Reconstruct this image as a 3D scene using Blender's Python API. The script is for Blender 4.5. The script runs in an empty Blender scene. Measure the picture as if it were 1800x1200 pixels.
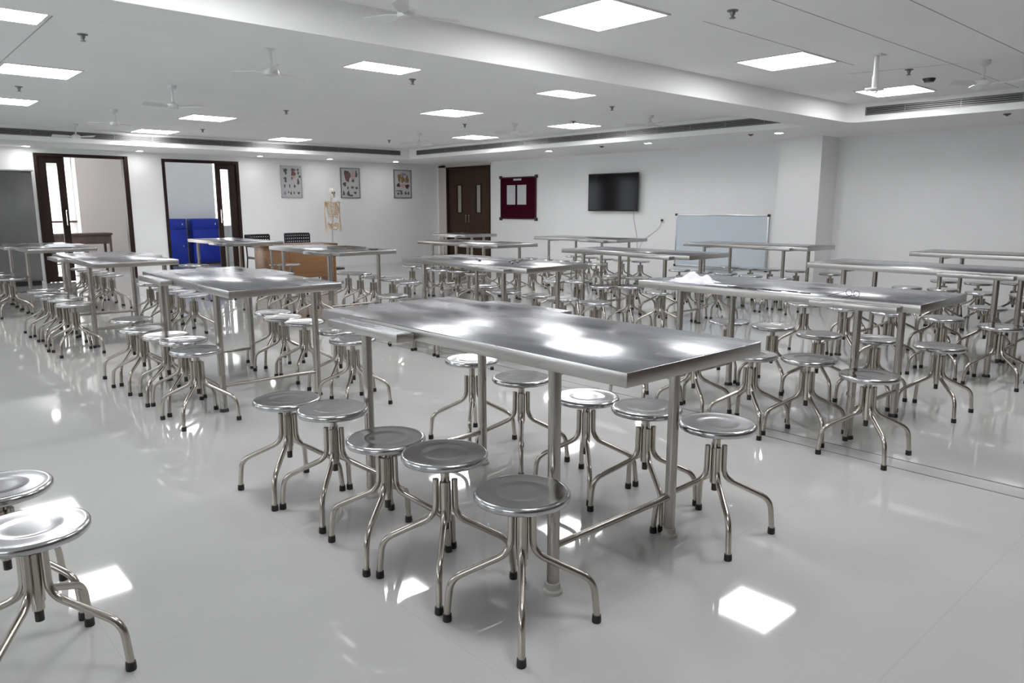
import bpy, bmesh, math, random
from mathutils import Vector, Matrix
random.seed(7)
S = bpy.context.scene
COL = S.collection
R = math.radians

# ------------------------------------------------------------------ camera
CAM_H = 1.35
F_PX, YAW, PITCH, ROLL = 1310.33, 0.734195, 0.178636, -0.00068
fw = Vector((math.sin(YAW)*math.cos(PITCH), math.cos(YAW)*math.cos(PITCH), -math.sin(PITCH)))
rt = Vector((math.cos(YAW), -math.sin(YAW), 0))
up = rt.cross(fw)
r2 = math.cos(ROLL)*rt + math.sin(ROLL)*up
u2 = -math.sin(ROLL)*rt + math.cos(ROLL)*up
cd = bpy.data.cameras.new('camera')
cd.sensor_width = 36.0
cd.lens = F_PX/1800.0*36.0
cd.clip_start = 0.05
cam = bpy.data.objects.new('camera', cd)
COL.objects.link(cam)
M3 = Matrix((r2, u2, -fw)).transposed()
cam.matrix_world = Matrix.Translation((0, 0, CAM_H)) @ M3.to_4x4()
S.camera = cam

# ------------------------------------------------------------------ light set-up
PANEL_EMIT = 8.0          # ceiling panels
DOWN_EMIT = 38.0          # small downlights
SKY_EMIT = 2.3
S.view_settings.view_transform = 'Standard'
S.view_settings.look = 'None'
S.view_settings.gamma = 1.0
S.view_settings.exposure = 1.52
S.view_settings.use_curve_mapping = False
W = bpy.data.worlds.new('sky')
S.world = W
W.use_nodes = True
bg = W.node_tree.nodes['Background']
bg.inputs[0].default_value = (0.92, 0.96, 1.0, 1)
bg.inputs[1].default_value = SKY_EMIT
S.cycles.max_bounces = 10
S.cycles.diffuse_bounces = 6
S.cycles.glossy_bounces = 6
S.cycles.sample_clamp_indirect = 4.0
S.cycles.caustics_reflective = True
S.cycles.use_denoising = True

# ------------------------------------------------------------------ room numbers
XB, YA = 11.53, 15.61          # right wall plane, back wall plane
XL, YN = -3.2, -2.6            # left wall, near wall
HC, HS = 2.60, 2.38            # ceiling, dropped soffit
FX, FY = 9.63, 14.05           # fascias of the soffit along right and back wall
BY0, BY1 = 4.34, 4.90          # cross beam
YC = 18.6                      # far side of the corridor

# ------------------------------------------------------------------ materials
def mat(name, col, rough=0.5, metal=0.0, spec=0.5, emit=None, es=0.0, trans=0.0, coat=0.0):
    m = bpy.data.materials.new(name)
    m.use_nodes = True
    p = m.node_tree.nodes['Principled BSDF']
    p.inputs['Base Color'].default_value = (*col, 1)
    p.inputs['Roughness'].default_value = rough
    p.inputs['Metallic'].default_value = metal
    p.inputs['Specular IOR Level'].default_value = spec
    p.inputs['Transmission Weight'].default_value = trans
    p.inputs['Coat Weight'].default_value = coat
    if emit:
        p.inputs['Emission Color'].default_value = (*emit, 1)
        p.inputs['Emission Strength'].default_value = es
    return m

def N(m, t, x=0, y=0, **kw):
    n = m.node_tree.nodes.new(t)
    n.location = (x, y)
    for k, v in kw.items():
        if k in n.inputs: n.inputs[k].default_value = v
        else: setattr(n, k, v)
    return n

def vary(m, scale, amount, coord='Object', stretch=(1, 1, 1), rough=None, bump=0.0, detail=3.0, dist=0.01):
    """noise variation of colour value, roughness and bump"""
    nt = m.node_tree; L = nt.links; p = nt.nodes['Principled BSDF']
    tc = N(m, 'ShaderNodeTexCoord'); mp = N(m, 'ShaderNodeMapping')
    mp.inputs['Scale'].default_value = stretch
    no = N(m, 'ShaderNodeTexNoise'); no.inputs['Scale'].default_value = scale; no.inputs['Detail'].default_value = detail
    L.new(tc.outputs[coord], mp.inputs[0]); L.new(mp.outputs[0], no.inputs['Vector'])
    base = p.inputs['Base Color'].default_value[:]
    if amount:
        rp = N(m, 'ShaderNodeValToRGB')
        rp.color_ramp.elements[0].position = 0.3; rp.color_ramp.elements[1].position = 0.7
        rp.color_ramp.elements[0].color = (*[c*(1-amount) for c in base[:3]], 1)
        rp.color_ramp.elements[1].color = (*[min(1, c*(1+amount)) for c in base[:3]], 1)
        L.new(no.outputs['Fac'], rp.inputs[0]); L.new(rp.outputs[0], p.inputs['Base Color'])
    if rough:
        mr = N(m, 'ShaderNodeMapRange')
        mr.inputs['To Min'].default_value = rough[0]; mr.inputs['To Max'].default_value = rough[1]
        mr.inputs['From Min'].default_value = 0.3; mr.inputs['From Max'].default_value = 0.7
        L.new(no.outputs['Fac'], mr.inputs['Value']); L.new(mr.outputs[0], p.inputs['Roughness'])
    if bump:
        b = N(m, 'ShaderNodeBump'); b.inputs['Strength'].default_value = bump; b.inputs['Distance'].default_value = dist
        L.new(no.outputs['Fac'], b.inputs['Height']); L.new(b.outputs[0], p.inputs['Normal'])
    return m

MT = {}
MT['wall'] = vary(mat('painted_wall', (0.84, 0.84, 0.845), 0.55), 1.5, 0.02)
MT['ceil'] = vary(mat('gypsum_ceiling', (0.89, 0.89, 0.89), 0.8, spec=0.2), 0.8, 0.02)
MT['nearwall'] = mat('darkened_unseen_wall', (0.16, 0.115, 0.09), 0.5)  # made-up dark colour for the unseen near wall, darkens the steel reflections
MT['trimbeige'] = mat('beige_jamb', (0.55, 0.5, 0.46), 0.5)
MT['steel'] = vary(mat('brushed_steel_top', (0.355, 0.36, 0.385), 0.3, 1.0), 3.2, 0.08, stretch=(2.2, 0.8, 1), rough=(0.17, 0.30), bump=0.22, dist=0.02, detail=1.0)
MT['steeledge'] = vary(mat('steel_edge', (0.50, 0.48, 0.465), 0.3, 1.0), 1.5, 0.03, rough=(0.27, 0.33), detail=0.0)
MT['tube'] = vary(mat('stainless_tube', (0.48, 0.44, 0.40), 0.2, 1.0), 6, 0.04, rough=(0.17, 0.23), detail=0.0)
MT['legtube'] = vary(mat('stainless_leg', (0.45, 0.42, 0.39), 0.25, 1.0), 3, 0.03, rough=(0.23, 0.28), detail=0.0)
MT['seat'] = vary(mat('pressed_steel_seat', (0.52, 0.52, 0.535), 0.2, 1.0), 5, 0.05, rough=(0.13, 0.21), bump=0.05, dist=0.004, detail=1.0)
MT['rubber'] = mat('black_rubber', (0.012, 0.012, 0.012), 0.55)
MT['threads'] = mat('dark_thread', (0.06, 0.055, 0.05), 0.4, 0.8)
MT['flange'] = mat('white_foot_flange', (0.45, 0.43, 0.41), 0.5)
MT['panelframe'] = mat('panel_frame', (0.75, 0.75, 0.75), 0.4)
MT['panel'] = mat('panel_light', (1, 1, 1), 0.5, emit=(0.985, 0.99, 1.0), es=PANEL_EMIT)
MT['down'] = mat('down_light', (1, 1, 1), 0.5, emit=(1.0, 0.99, 0.97), es=DOWN_EMIT)
MT['white'] = mat('white_plastic', (0.72, 0.72, 0.72), 0.35)
MT['fanwhite'] = mat('fan_white', (0.70, 0.70, 0.70), 0.3)
MT['ventdark'] = mat('vent_slats', (0.10, 0.10, 0.10), 0.4, 0.5)
MT['ventback'] = mat('vent_hollow', (0.03, 0.03, 0.03), 0.8)
MT['ventframe'] = mat('vent_frame', (0.25, 0.25, 0.25), 0.4, 0.6)
MT['frame'] = vary(mat('dark_brown_frame', (0.026, 0.014, 0.012), 0.45, spec=0.2), 12, 0.25, stretch=(1, 1, .2))
MT['doorwood'] = vary(mat('brown_door_wood', (0.05, 0.026, 0.015), 0.45, spec=0.2), 6, 0.25, stretch=(6, 6, .5))
MT['glassslit'] = mat('frosted_slit', (0.36, 0.33, 0.30), 0.25)
def thin_glass():
    m = bpy.data.materials.new('clear_glass'); m.use_nodes = True; nt = m.node_tree; nt.nodes.clear()
    o = N(m, 'ShaderNodeOutputMaterial'); mx = N(m, 'ShaderNodeMixShader'); t = N(m, 'ShaderNodeBsdfTransparent'); g = N(m, 'ShaderNodeBsdfGlossy')
    t.inputs[0].default_value = (0.94, 0.96, 0.95, 1); g.inputs['Roughness'].default_value = 0.02; mx.inputs[0].default_value = 0.07
    nt.links.new(t.outputs[0], mx.inputs[1]); nt.links.new(g.outputs[0], mx.inputs[2]); nt.links.new(mx.outputs[0], o.inputs[0])
    return m
MT['glass'] = thin_glass()
MT['chrome'] = mat('chrome', (0.75, 0.72, 0.68), 0.12, 1.0)
MT['maroon'] = vary(mat('maroon_felt', (0.045, 0.002, 0.010), 0.9, spec=0.1), 60, 0.15)
MT['maroonframe'] = mat('maroon_frame', (0.02, 0.002, 0.006), 0.4)
MT['paper'] = mat('paper', (0.58, 0.59, 0.61), 0.7)
MT['postersheet'] = mat('poster_sheet', (0.50, 0.50, 0.515), 0.6)
MT['screen'] = mat('tv_screen', (0.003, 0.003, 0.004), 0.10, spec=0.09)
MT['black'] = mat('black_plastic', (0.012, 0.012, 0.014), 0.3)
MT['board'] = mat('whiteboard_surface', (0.62, 0.68, 0.74), 0.12)
MT['alu'] = mat('aluminium', (0.6, 0.6, 0.62), 0.3, 1.0)
MT['cord'] = mat('white_cord', (0.5, 0.5, 0.52), 0.5)
MT['blue'] = vary(mat('blue_enamel', (0.008, 0.03, 0.36), 0.3), 3, 0.08)
MT['bluedark'] = mat('blue_shadow_gap', (0.004, 0.008, 0.06), 0.5)
MT['greycab'] = vary(mat('grey_enamel', (0.15, 0.15, 0.15), 0.3), 2, 0.12)
MT['desk'] = vary(mat('desk_laminate', (0.30, 0.15, 0.065), 0.4), 3, 0.18, stretch=(.5, 5, 5))
MT['deskdark'] = vary(mat('desk_edge', (0.14, 0.06, 0.022), 0.35), 4, 0.2)
MT['corrwood'] = vary(mat('corridor_table_wood', (0.07, 0.045, 0.035), 0.5), 4, 0.2)
MT['chair'] = mat('chair_plastic', (0.012, 0.012, 0.02), 0.35)
MT['bone'] = vary(mat('bone_plastic', (0.62, 0.47, 0.33), 0.5), 20, 0.12)
MT['skull'] = mat('skull_plastic', (0.72, 0.70, 0.64), 0.5)
MT['corrwall'] = mat('corridor_wall', (0.50, 0.455, 0.43), 0.6)
MT['corrwhite'] = mat('corridor_white', (0.84, 0.84, 0.83), 0.6)
MT['railing'] = mat('railing_paint', (0.05, 0.02, 0.02), 0.4)
MT['facade'] = mat('far_facade', (0.72, 0.66, 0.64), 0.8)
MT['facadewin'] = mat('facade_window', (0.35, 0.42, 0.44), 0.2)
MT['cloth'] = mat('white_cloth', (0.72, 0.70, 0.80), 0.8)
MT['steeltool'] = mat('dark_steel_tool', (0.10, 0.09, 0.09), 0.3, 1.0)
MT['ink'] = mat('print_dark', (0.09, 0.09, 0.10), 0.7)
MT['inkred'] = mat('print_red', (0.20, 0.095, 0.10), 0.7)
MT['inkpink'] = mat('print_pink', (0.55, 0.33, 0.34), 0.7)
MT['inkochre'] = mat('print_ochre', (0.24, 0.17, 0.09), 0.7)
MT['inkviolet'] = mat('print_violet', (0.30, 0.24, 0.33), 0.7)
MT['inkdeep'] = mat('print_maroon', (0.10, 0.03, 0.04), 0.7)
MT['crack'] = mat('board_joint', (0.35, 0.35, 0.35), 0.8)
MT['sprinkmetal'] = mat('sprinkler_metal', (0.22, 0.22, 0.22), 0.4, 0.6)
MT['metalstrip'] = mat('joint_strip', (0.12, 0.12, 0.12), 0.4)

def floor_material():
    m = mat('polished_vitrified_tile', (0.50, 0.50, 0.49), 0.045, spec=0.5)
    nt = m.node_tree; L = nt.links; p = nt.nodes['Principled BSDF']
    tc = N(m, 'ShaderNodeTexCoord')
    sep = N(m, 'ShaderNodeSeparateXYZ'); L.new(tc.outputs['Object'], sep.inputs[0])
    def line(out, period, off, w):
        a = N(m, 'ShaderNodeMath', operation='ADD'); a.inputs[1].default_value = off
        L.new(out, a.inputs[0])
        mo = N(m, 'ShaderNodeMath', operation='PINGPONG'); mo.inputs[1].default_value = period/2
        L.new(a.outputs[0], mo.inputs[0])
        lt = N(m, 'ShaderNodeMath', operation='LESS_THAN'); lt.inputs[1].default_value = w
        L.new(mo.outputs[0], lt.inputs[0])
        return lt
    lx = line(sep.outputs['X'], 0.8, -0.5, 0.0009); ly = line(sep.outputs['Y'], 0.8, -2.335+0.8*4, 0.0009)
    mx = N(m, 'ShaderNodeMath', operation='MAXIMUM'); L.new(lx.outputs[0], mx.inputs[0]); L.new(ly.outputs[0], mx.inputs[1])
    no = N(m, 'ShaderNodeTexNoise'); no.inputs['Scale'].default_value = 1.3; no.inputs['Detail'].default_value = 6
    L.new(tc.outputs['Object'], no.inputs['Vector'])
    rp = N(m, 'ShaderNodeValToRGB')
    rp.color_ramp.elements[0].position = .3; rp.color_ramp.elements[1].position = .7
    rp.color_ramp.elements[0].color = (0.43, 0.43, 0.422, 1); rp.color_ramp.elements[1].color = (0.455, 0.455, 0.447, 1)
    L.new(no.outputs['Fac'], rp.inputs[0])
    mi = N(m, 'ShaderNodeMixRGB'); mi.inputs[2].default_value = (0.375, 0.375, 0.37, 1)
    L.new(mx.outputs[0], mi.inputs[0]); L.new(rp.outputs[0], mi.inputs[1]); L.new(mi.outputs[0], p.inputs['Base Color'])
    return m
MT['floor'] = floor_material()

# ------------------------------------------------------------------ mesh helpers
class MB:
    """collects shapes, each with its own material slot, into ONE mesh object"""
    def __init__(s):
        s.v = []; s.f = []; s.mi = []; s.mats = []; s.sm = []
    def slot(s, m):
        if m not in s.mats: s.mats.append(m)
        return s.mats.index(m)
    def add(s, vs, fs, m, smooth=False):
        b = len(s.v); k = s.slot(m)
        s.v += [tuple(v) for v in vs]
        for f in fs:
            s.f.append([b+i for i in f]); s.mi.append(k); s.sm.append(smooth)
    def box(s, lo, hi, m, bevel=0.0):
        x0, y0, z0 = lo; x1, y1, z1 = hi
        if bevel <= 0:
            vs = [(x0,y0,z0),(x1,y0,z0),(x1,y1,z0),(x0,y1,z0),(x0,y0,z1),(x1,y0,z1),(x1,y1,z1),(x0,y1,z1)]
            fs = [(0,3,2,1),(4,5,6,7),(0,1,5,4),(1,2,6,5),(2,3,7,6),(3,0,4,7)]
            s.add(vs, fs, m); return
        bm = bmesh.new()
        bmesh.ops.create_cube(bm, size=1.0)
        for v in bm.verts:
            v.co = Vector(((x0+x1)/2+v.co.x*(x1-x0), (y0+y1)/2+v.co.y*(y1-y0), (z0+z1)/2+v.co.z*(z1-z0)))
        bmesh.ops.bevel(bm, geom=list(bm.edges), offset=bevel, segments=2, profile=0.5, affect='EDGES')
        bm.verts.index_update()
        s.add([v.co[:] for v in bm.verts], [[v.index for v in f.verts] for f in bm.faces], m, True)
        bm.free()
    def tube(s, pts, r, m, seg=12, caps=True, capm=None, radii=None):
        pts = [Vector(p) for p in pts]
        n = len(pts)
        T = []
        for i in range(n):
            a = pts[max(0, i-1)]; b = pts[min(n-1, i+1)]
            T.append((b-a).normalized())
        ref = Vector((0, 0, 1)) if abs(T[0].z) < 0.9 else Vector((1, 0, 0))
        nrm = (ref - T[0]*ref.dot(T[0])).normalized()
        vs = []
        for i in range(n):
            if i:
                nrm = (nrm - T[i]*nrm.dot(T[i])).normalized()
            bn = T[i].cross(nrm)
            rr = radii[i] if radii else r
            for k in range(seg):
                a = 2*math.pi*k/seg
                vs.append(pts[i] + (nrm*math.cos(a) + bn*math.sin(a))*rr)
        fs = []
        for i in range(n-1):
            for k in range(seg):
                k2 = (k+1) % seg
                fs.append((i*seg+k, i*seg+k2, (i+1)*seg+k2, (i+1)*seg+k))
        s.add(vs, fs, m, True)
        if caps:
            cm = capm or m
            s.add(vs[:seg], [tuple(reversed(range(seg)))], cm)
            s.add(vs[-seg:], [tuple(range(seg))], cm)
    def lathe(s, prof, m, seg=24, c=(0, 0, 0)):
        vs = []; idx = []
        for (r, z) in prof:
            if r < 1e-6:
                idx.append([len(vs)]*seg); vs.append((c[0], c[1], c[2]+z))
            else:
                idx.append(list(range(len(vs), len(vs)+seg)))
                for k in range(seg):
                    a = 2*math.pi*k/seg
                    vs.append((c[0]+r*math.cos(a), c[1]+r*math.sin(a), c[2]+z))
        fs = []
        for i in range(len(prof)-1):
            for k in range(seg):
                k2 = (k+1) % seg
                q = [idx[i][k], idx[i][k2], idx[i+1][k2], idx[i+1][k]]
                q2 = []
                for a in q:
                    if a not in q2: q2.append(a)
                if len(q2) > 2: fs.append(tuple(q2))
        s.add(vs, fs, m, True)
    def ball(s, c, rad, m, seg=14, rings=8):
        prof = [(math.sin(math.pi*i/rings), -math.cos(math.pi*i/rings)) for i in range(rings+1)]
        b = MB(); b.lathe(prof, m, seg)
        s.add([(c[0]+v[0]*rad[0], c[1]+v[1]*rad[1], c[2]+v[2]*rad[2]) for v in b.v], b.f, m, True)
    def mesh(s, name):
        me = bpy.data.meshes.new(name)
        me.from_pydata(s.v, [], s.f)
        for m in s.mats: me.materials.append(MT[m])
        for p, k, sm in zip(me.polygons, s.mi, s.sm):
            p.material_index = k; p.use_smooth = sm
        me.update()
        bm = bmesh.new(); bm.from_mesh(me)
        bmesh.ops.recalc_face_normals(bm, faces=bm.faces); bm.to_mesh(me); bm.free()
        if any(s.sm): me.set_sharp_from_angle(angle=R(42))
        return me
    def build(s, name, parent=None):
        o = bpy.data.objects.new(name, s.mesh(name)); COL.objects.link(o)
        if parent: o.parent = parent
        return o

def tag(o, label=None, cat=None, group=None, kind=None):
    if label: o['label'] = label
    if cat: o['category'] = cat
    if group: o['group'] = group
    if kind: o['kind'] = kind
    return o
def empty(name, loc=(0, 0, 0), rz=0.0, parent=None):
    o = bpy.data.objects.new(name, None); COL.objects.link(o)
    o.location = loc; o.rotation_euler = (0, 0, rz); o.empty_display_size = 0.1
    if parent: o.parent = parent
    return o
def copy_tree(o, parent=None):
    c = o.copy(); COL.objects.link(c); c.parent = parent
    for ch in list(o.children): copy_tree(ch, c)
    return c
def fillet(pts, rad, n=5):
    """rounds the inner corners of a polyline"""
    P = [Vector(p) for p in pts]; out = [P[0]]
    for i in range(1, len(P)-1):
        a, b, c = P[i-1], P[i], P[i+1]
        d = min(rad, (a-b).length*0.48, (c-b).length*0.48)
        p0 = b+(a-b).normalized()*d; p1 = b+(c-b).normalized()*d
        for k in range(n+1):
            t = k/n
            out.append(p0*(1-t)**2 + b*2*t*(1-t) + p1*t*t)
    out.append(P[-1])
    return out

# ================================================================== THE SETTING
b = MB(); b.box((XL-.1, YN-.1, -0.12), (XB+.1, YC+.6, 0), 'floor'); tag(b.build('floor'), 'polished pale grey tile floor of the hall', kind='structure')
b = MB()
for x in (4.00, 4.15): b.box((x-.004, -2.5, 0.0), (x+.004, YA-.1, 0.0015), 'metalstrip')
tag(b.build('trim_3'), 'dark expansion joint lines running along the tile floor', kind='structure')

b = MB(); b.box((XL-.1, YN-.1, HC), (XB+.1, YA+.1, HC+.1), 'ceil')
tag(b.build('ceiling'), 'flat grey-white plasterboard ceiling', kind='structure')
# dropped soffit along the right and back walls, and the cross beam
b = MB()
b.box((FX, YN, HS), (XB, YA, HC), 'ceil')
b.box((XL, FY, HS), (FX, YA, HC), 'ceil')
tag(b.build('trim_1'), 'dropped soffit border along the right and back walls', kind='structure')
b = MB()
r0 = 0.14
b.box((XL, BY0, HS), (FX, BY1, HC), 'ceil')
# rounded inner corner between beam and soffit
pts = [(FX, BY0), (FX, BY0-r0)] 
vs = [(FX, BY0)]; nn = 8
for k in range(nn+1):
    a = math.pi/2*k/nn
    vs.append((FX - r0 + r0*math.sin(a), BY0 - r0 + r0*math.cos(a)) )
V = [(x, y, HS) for x, y in vs] + [(x, y, HC) for x, y in vs]
n_ = len(vs)
F = [tuple(range(n_)), tuple(reversed(range(n_, 2*n_)))]
for k in range(n_): F.append((k, (k+1) % n_, n_+(k+1) % n_, n_+k))
b.add(V, F, 'ceil')
tag(b.build('trim_2'), 'ceiling cross beam spanning the hall', kind='structure')

# fine cracks between the ceiling boards
b = MB()
for (x0, y0, x1, y1) in ((2.2, 2.55, 9.6, 2.55), (2.2, 1.98, 9.6, 1.99), (1.25, 4.95, 1.28, 9.0), (4.6, 3.14, 7.0, 3.16), (7.4, 3.4, 7.6, 2.5)):
    d = Vector((x1-x0, y1-y0, 0)).normalized(); n = Vector((-d.y, d.x, 0))*0.003
    vs = [(x0+n.x, y0+n.y, HC-.002), (x1+n.x, y1+n.y, HC-.002), (x1-n.x, y1-n.y, HC-.002), (x0-n.x, y0-n.y, HC-.002)]
    b.add([(*v[:2], HC-.0015) for v in vs]+[(*v[:2], HC) for v in vs], [(0,1,2,3),(4,7,6,5),(0,4,5,1),(1,5,6,2),(2,6,7,3),(3,7,4,0)], 'crack')
tag(b.build('trim_4'), 'thin dark joint lines between ceiling boards', kind='structure')

def wall(name, boxes, m='wall', label=''):
    b = MB()
    for lo, hi in boxes: b.box(lo, hi, m)
    return tag(b.build(name), label, kind='structure')
D1 = (2.77, 4.30, 2.29); D2 = (4.91, 6.425, 2.275)
T = 0.14
wall('wall_back', [((XL-.1, YA, 0), (D1[0], YA+T, HC)), ((D1[0], YA, D1[2]), (D1[1], YA+T, HC)), ((D1[1], YA, 0), (D2[0], YA+T, HC)),
                   ((D2[0], YA, D2[2]), (D2[1], YA+T, HC)), ((D2[1], YA, 0), (XB+.2, YA+T, HC))], label='back wall with the two doorways and the posters')
BD = (13.52, 15.20, 2.31)   # brown double door in the right wall
wall('wall_right', [((XB, YN-.1, 0), (XB+T, BD[0], HC)), ((XB, BD[0], BD[2]), (XB+T, BD[1], HC)), ((XB, BD[1], 0), (XB+T, YA+.1, HC))],
     label='right wall with the television and the whiteboard')
ADDED_WIN = [(-0.9, 1.3), (3.1, 5.3), (7.1, 9.3), (11.1, 13.3)]  # unseen windows, added so that daylight brightens the walls
bx_ = [((XL-T, YN-.1, 0), (XL, YA+.1, 1.10)), ((XL-T, YN-.1, 2.15), (XL, YA+.1, HC))]
ed = [YN-.1] + [q for w_ in ADDED_WIN for q in w_] + [YA+.1]
for k in range(0, len(ed), 2): bx_.append(((XL-T, ed[k], 1.10), (XL, ed[k+1], 2.15)))
wall('wall_left', bx_, label='unseen left wall with four wide windows added for daylight')
for k, (a0, a1) in enumerate(ADDED_WIN):
    e = tag(empty('window_%d' % (k+1)), 'wide window added for daylight in the unseen left wall', kind='structure')
    b = MB()
    for (q0, q1, z0, z1) in ((a0, a1, 1.10, 1.15), (a0, a1, 2.10, 2.15), (a0, a0+.05, 1.15, 2.10), (a1-.05, a1, 1.15, 2.10), ((a0+a1)/2-.03, (a0+a1)/2+.03, 1.15, 2.10)):
        b.box((XL-.09, q0, z0), (XL-.04, q1, z1), 'frame')
    b.build('window_frame', e)
    b = MB(); b.box((XL-.068, a0+.05, 1.15), (XL-.062, a1-.05, 2.10), 'glass'); b.build('glass_pane', e)
wall('wall_near', [((XL-.1, YN-T, 0), (XB+.1, YN, HC))], 'nearwall', label='unseen near wall behind the viewer, kept dark for the steel reflections')
wall('trim_5', [((11.0, 5.35, 0), (XB, 6.02, HS))], label='square white pillar standing against the right wall')
wall('trim_6', [((XB-.03, BD[1]+.0, 0), (XB, BD[1]+.30, 2.36)), ((XB-.03, BD[0]-.02, BD[2]+.0), (XB, BD[1]+.30, 2.36))], 'trimbeige', 'beige surround of the brown double door')

# corridor beyond the back wall
wall('wall_corridor', [((4.0, YC, 0), (7.02, YC+.12, 3.0)), ((7.02, YC, 0), (7.38, YC+.12, 0.9)), ((7.02, YC, 2.6), (7.38, YC+.12, 3.0)), ((7.38, YC, 0), (XB, YC+.12, 3.0))],
     'corrwhite', 'pale corridor wall seen through the doorways')
wall('wall_corridor_pier', [((3.99, YC-.35, 0), (5.3, YC-.001, 2.75))], 'corrwall', 'beige corridor wall seen through the left doorway')
wall('ceiling_corridor', [((1.0, YA+T, 2.75), (XB, YC+.6, 2.85))], 'corrwhite', 'corridor ceiling')
wall('wall_corridor_end', [((XB-.1, YA+T, 0), (XB, YC, 2.75))], 'corrwhite', 'end of the corridor')
wall('trim_7', [((3.05, YC+.1, 0), (3.2, YC+.25, 2.75)), ((1.0, YC+.1, 2.2), (4.0, YC+.25, 2.75)), ((3.9, YC+.02, 0), (3.985, YC+.2, 2.75))], 'corrwhite', 'white balcony pillar and beam outside')

# doorways in the back wall: dark frame, one narrow closed leaf with a glass slit
def doorway(name, x0, x1, h, leaf_left, label):
    e = tag(empty(name, (0, 0, 0)), label, kind='structure')
    w = 0.055; y0 = YA-.02; y1 = YA+.12
    b = MB()
    b.box((x0, y0, 0), (x0+w, y1, h), 'frame'); b.box((x1-w-(0.03 if leaf_left else 0), y0, 0), (x1, y1, h), 'frame')
    b.box((x0+w, y0, h-w), (x1-w, y1, h), 'frame')
    b.build('door_frame', e)
    lw = 0.42
    a0, a1 = (x0+w, x0+w+lw) if leaf_left else (x1-w-lw+.0, x1-w)
    g0, g1 = (a0+.135, a1-.115) if leaf_left else (a0+.10, a1-.145)
    ly0, ly1 = YA+.02, YA+.06
    b = MB(); hh = h-w
    b.box((a0, ly0, 0.01), (g0, ly1, hh), 'frame'); b.box((g1, ly0, 0.01), (a1, ly1, hh), 'frame')
    b.box((g0, ly0, 0.01), (g1, ly1, 0.10), 'frame'); b.box((g0, ly0, hh-.11), (g1, ly1, hh), 'frame')
    lf = b.build('door_leaf', e)
    b = MB(); b.box((g0, ly0+.016, .10), (g1, ly0+.022, hh-.11), 'glass'); b.build('glass_pane', lf)
    hx = a1-.05 if leaf_left else a0+.05
    b = MB(); b.tube(fillet([(hx, ly0, 1.02), (hx, ly0-.05, 1.02), (hx, ly0-.05, 1.30), (hx, ly0, 1.30)], .03), .009, 'chrome', 8)
    b.build('door_handle', lf)
doorway('door_1', D1[0], D1[1], D1[2], True, 'left doorway with dark brown frame and narrow glazed leaf')
doorway('door_2', D2[0], D2[1], D2[2], False, 'second doorway with dark brown frame, blue cabinets beyond')

# brown double door in the right wall
e = tag(empty('door_3'), 'closed brown double door in the right wall', kind='structure')
b = MB(); w = .05
b.box((XB-.02, BD[0], 0), (XB+.10, BD[0]+w, BD[2]), 'frame'); b.box((XB-.02, BD[1]-w, 0), (XB+.10, BD[1], BD[2]), 'frame')
b.box((XB-.02, BD[0]+w, BD[2]-w), (XB+.10, BD[1]-w, BD[2]), 'frame')
b.build('door_frame', e)
ym = 14.36
for k, (a0, a1) in enumerate(((BD[0]+w, ym-.003), (ym+.003, BD[1]-w))):
    s0 = (a0+a1)/2 - .085 + (.03 if k == 0 else -.03); s1 = s0+.16
    b = MB()
    z0, z1 = 1.22, 1.86
    b.box((XB+.02, a0, .01), (XB+.06, s0, BD[2]-w), 'doorwood'); b.box((XB+.02, s1, .01), (XB+.06, a1, BD[2]-w), 'doorwood')
    b.box((XB+.02, s0, .01), (XB+.06, s1, z0), 'doorwood'); b.box((XB+.02, s0, z1), (XB+.06, s1, BD[2]-w), 'doorwood')
    lf = b.build('door_leaf', e)
    b = MB()
    b.box((XB+.008, s0-.03, z0-.03), (XB+.02, s0, z1+.03), 'frame'); b.box((XB+.008, s1, z0-.03), (XB+.02, s1+.03, z1+.03), 'frame')
    b.box((XB+.008, s0, z0-.03), (XB+.02, s1, z0), 'frame'); b.box((XB+.008, s0, z1), (XB+.02, s1, z1+.03), 'frame')
    b.build('slit_frame', lf)
    b = MB(); b.box((XB+.035, s0, z0), (XB+.041, s1, z1), 'glassslit'); b.build('glass_pane', lf)
    hy = ym - .06 if k == 0 else ym + .06
    b = MB(); b.tube(fillet([(XB+.02, hy, .98), (XB-.03, hy, .98), (XB-.03, hy, 1.16), (XB+.02, hy, 1.16)], .03), .009, 'chrome', 8)
    b.build('door_handle', lf)

# ventilation grilles on the fascia
def vent(label, along, p, a0, a1, z0, z1):
    e = tag(empty('ventilation_grille'), label, 'vent', 'linear grilles in the ceiling border')
    def bx(bb, s0, s1, d0, d1, zz0, zz1, m):
        if along == 'y': bb.box((p-d1, s0, zz0), (p-d0, s1, zz1), m)
        else: bb.box((s0, p-d1, zz0), (s1, p-d0, zz1), m)
    b = MB(); bx(b, a0, a1, .001, .004, z0, z1, 'ventback'); b.build('backing', e)
    b = MB()
    for (s0, s1, q0, q1) in ((a0, a1, z1-.008, z1), (a0, a1, z0, z0+.008), (a0, a0+.012, z0, z1), (a1-.012, a1, z0, z1)): bx(b, s0, s1, .004, .014, q0, q1, 'ventframe')
    b.build('frame', e)
    b = MB(); n = 4
    for k in range(n):
        zc = z0+.008+(z1-z0-.016)*(k+.5)/n
        bx(b, a0+.012, a1-.012, .004, .012, zc-.004, zc+.004, 'ventframe')
    step = 0.6; t = a0+step
    while t < a1-.1:
        bx(b, t-.003, t+.003, .004, .013, z0+.008, z1-.008, 'ventframe'); t += step
    b.build('louvres', e)
vent('long dark air grille above the television, beyond the beam', 'y', FX, BY1+.02, 13.75, 2.455, 2.552)
vent('dark air grille at top right, on the near side of the beam', 'y', FX, YN+.3, 4.16, 2.455, 2.552)
vent('long dark air grille above the two open doorways', 'x', FY, XL+.3, 9.40, 2.455, 2.552)

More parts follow.
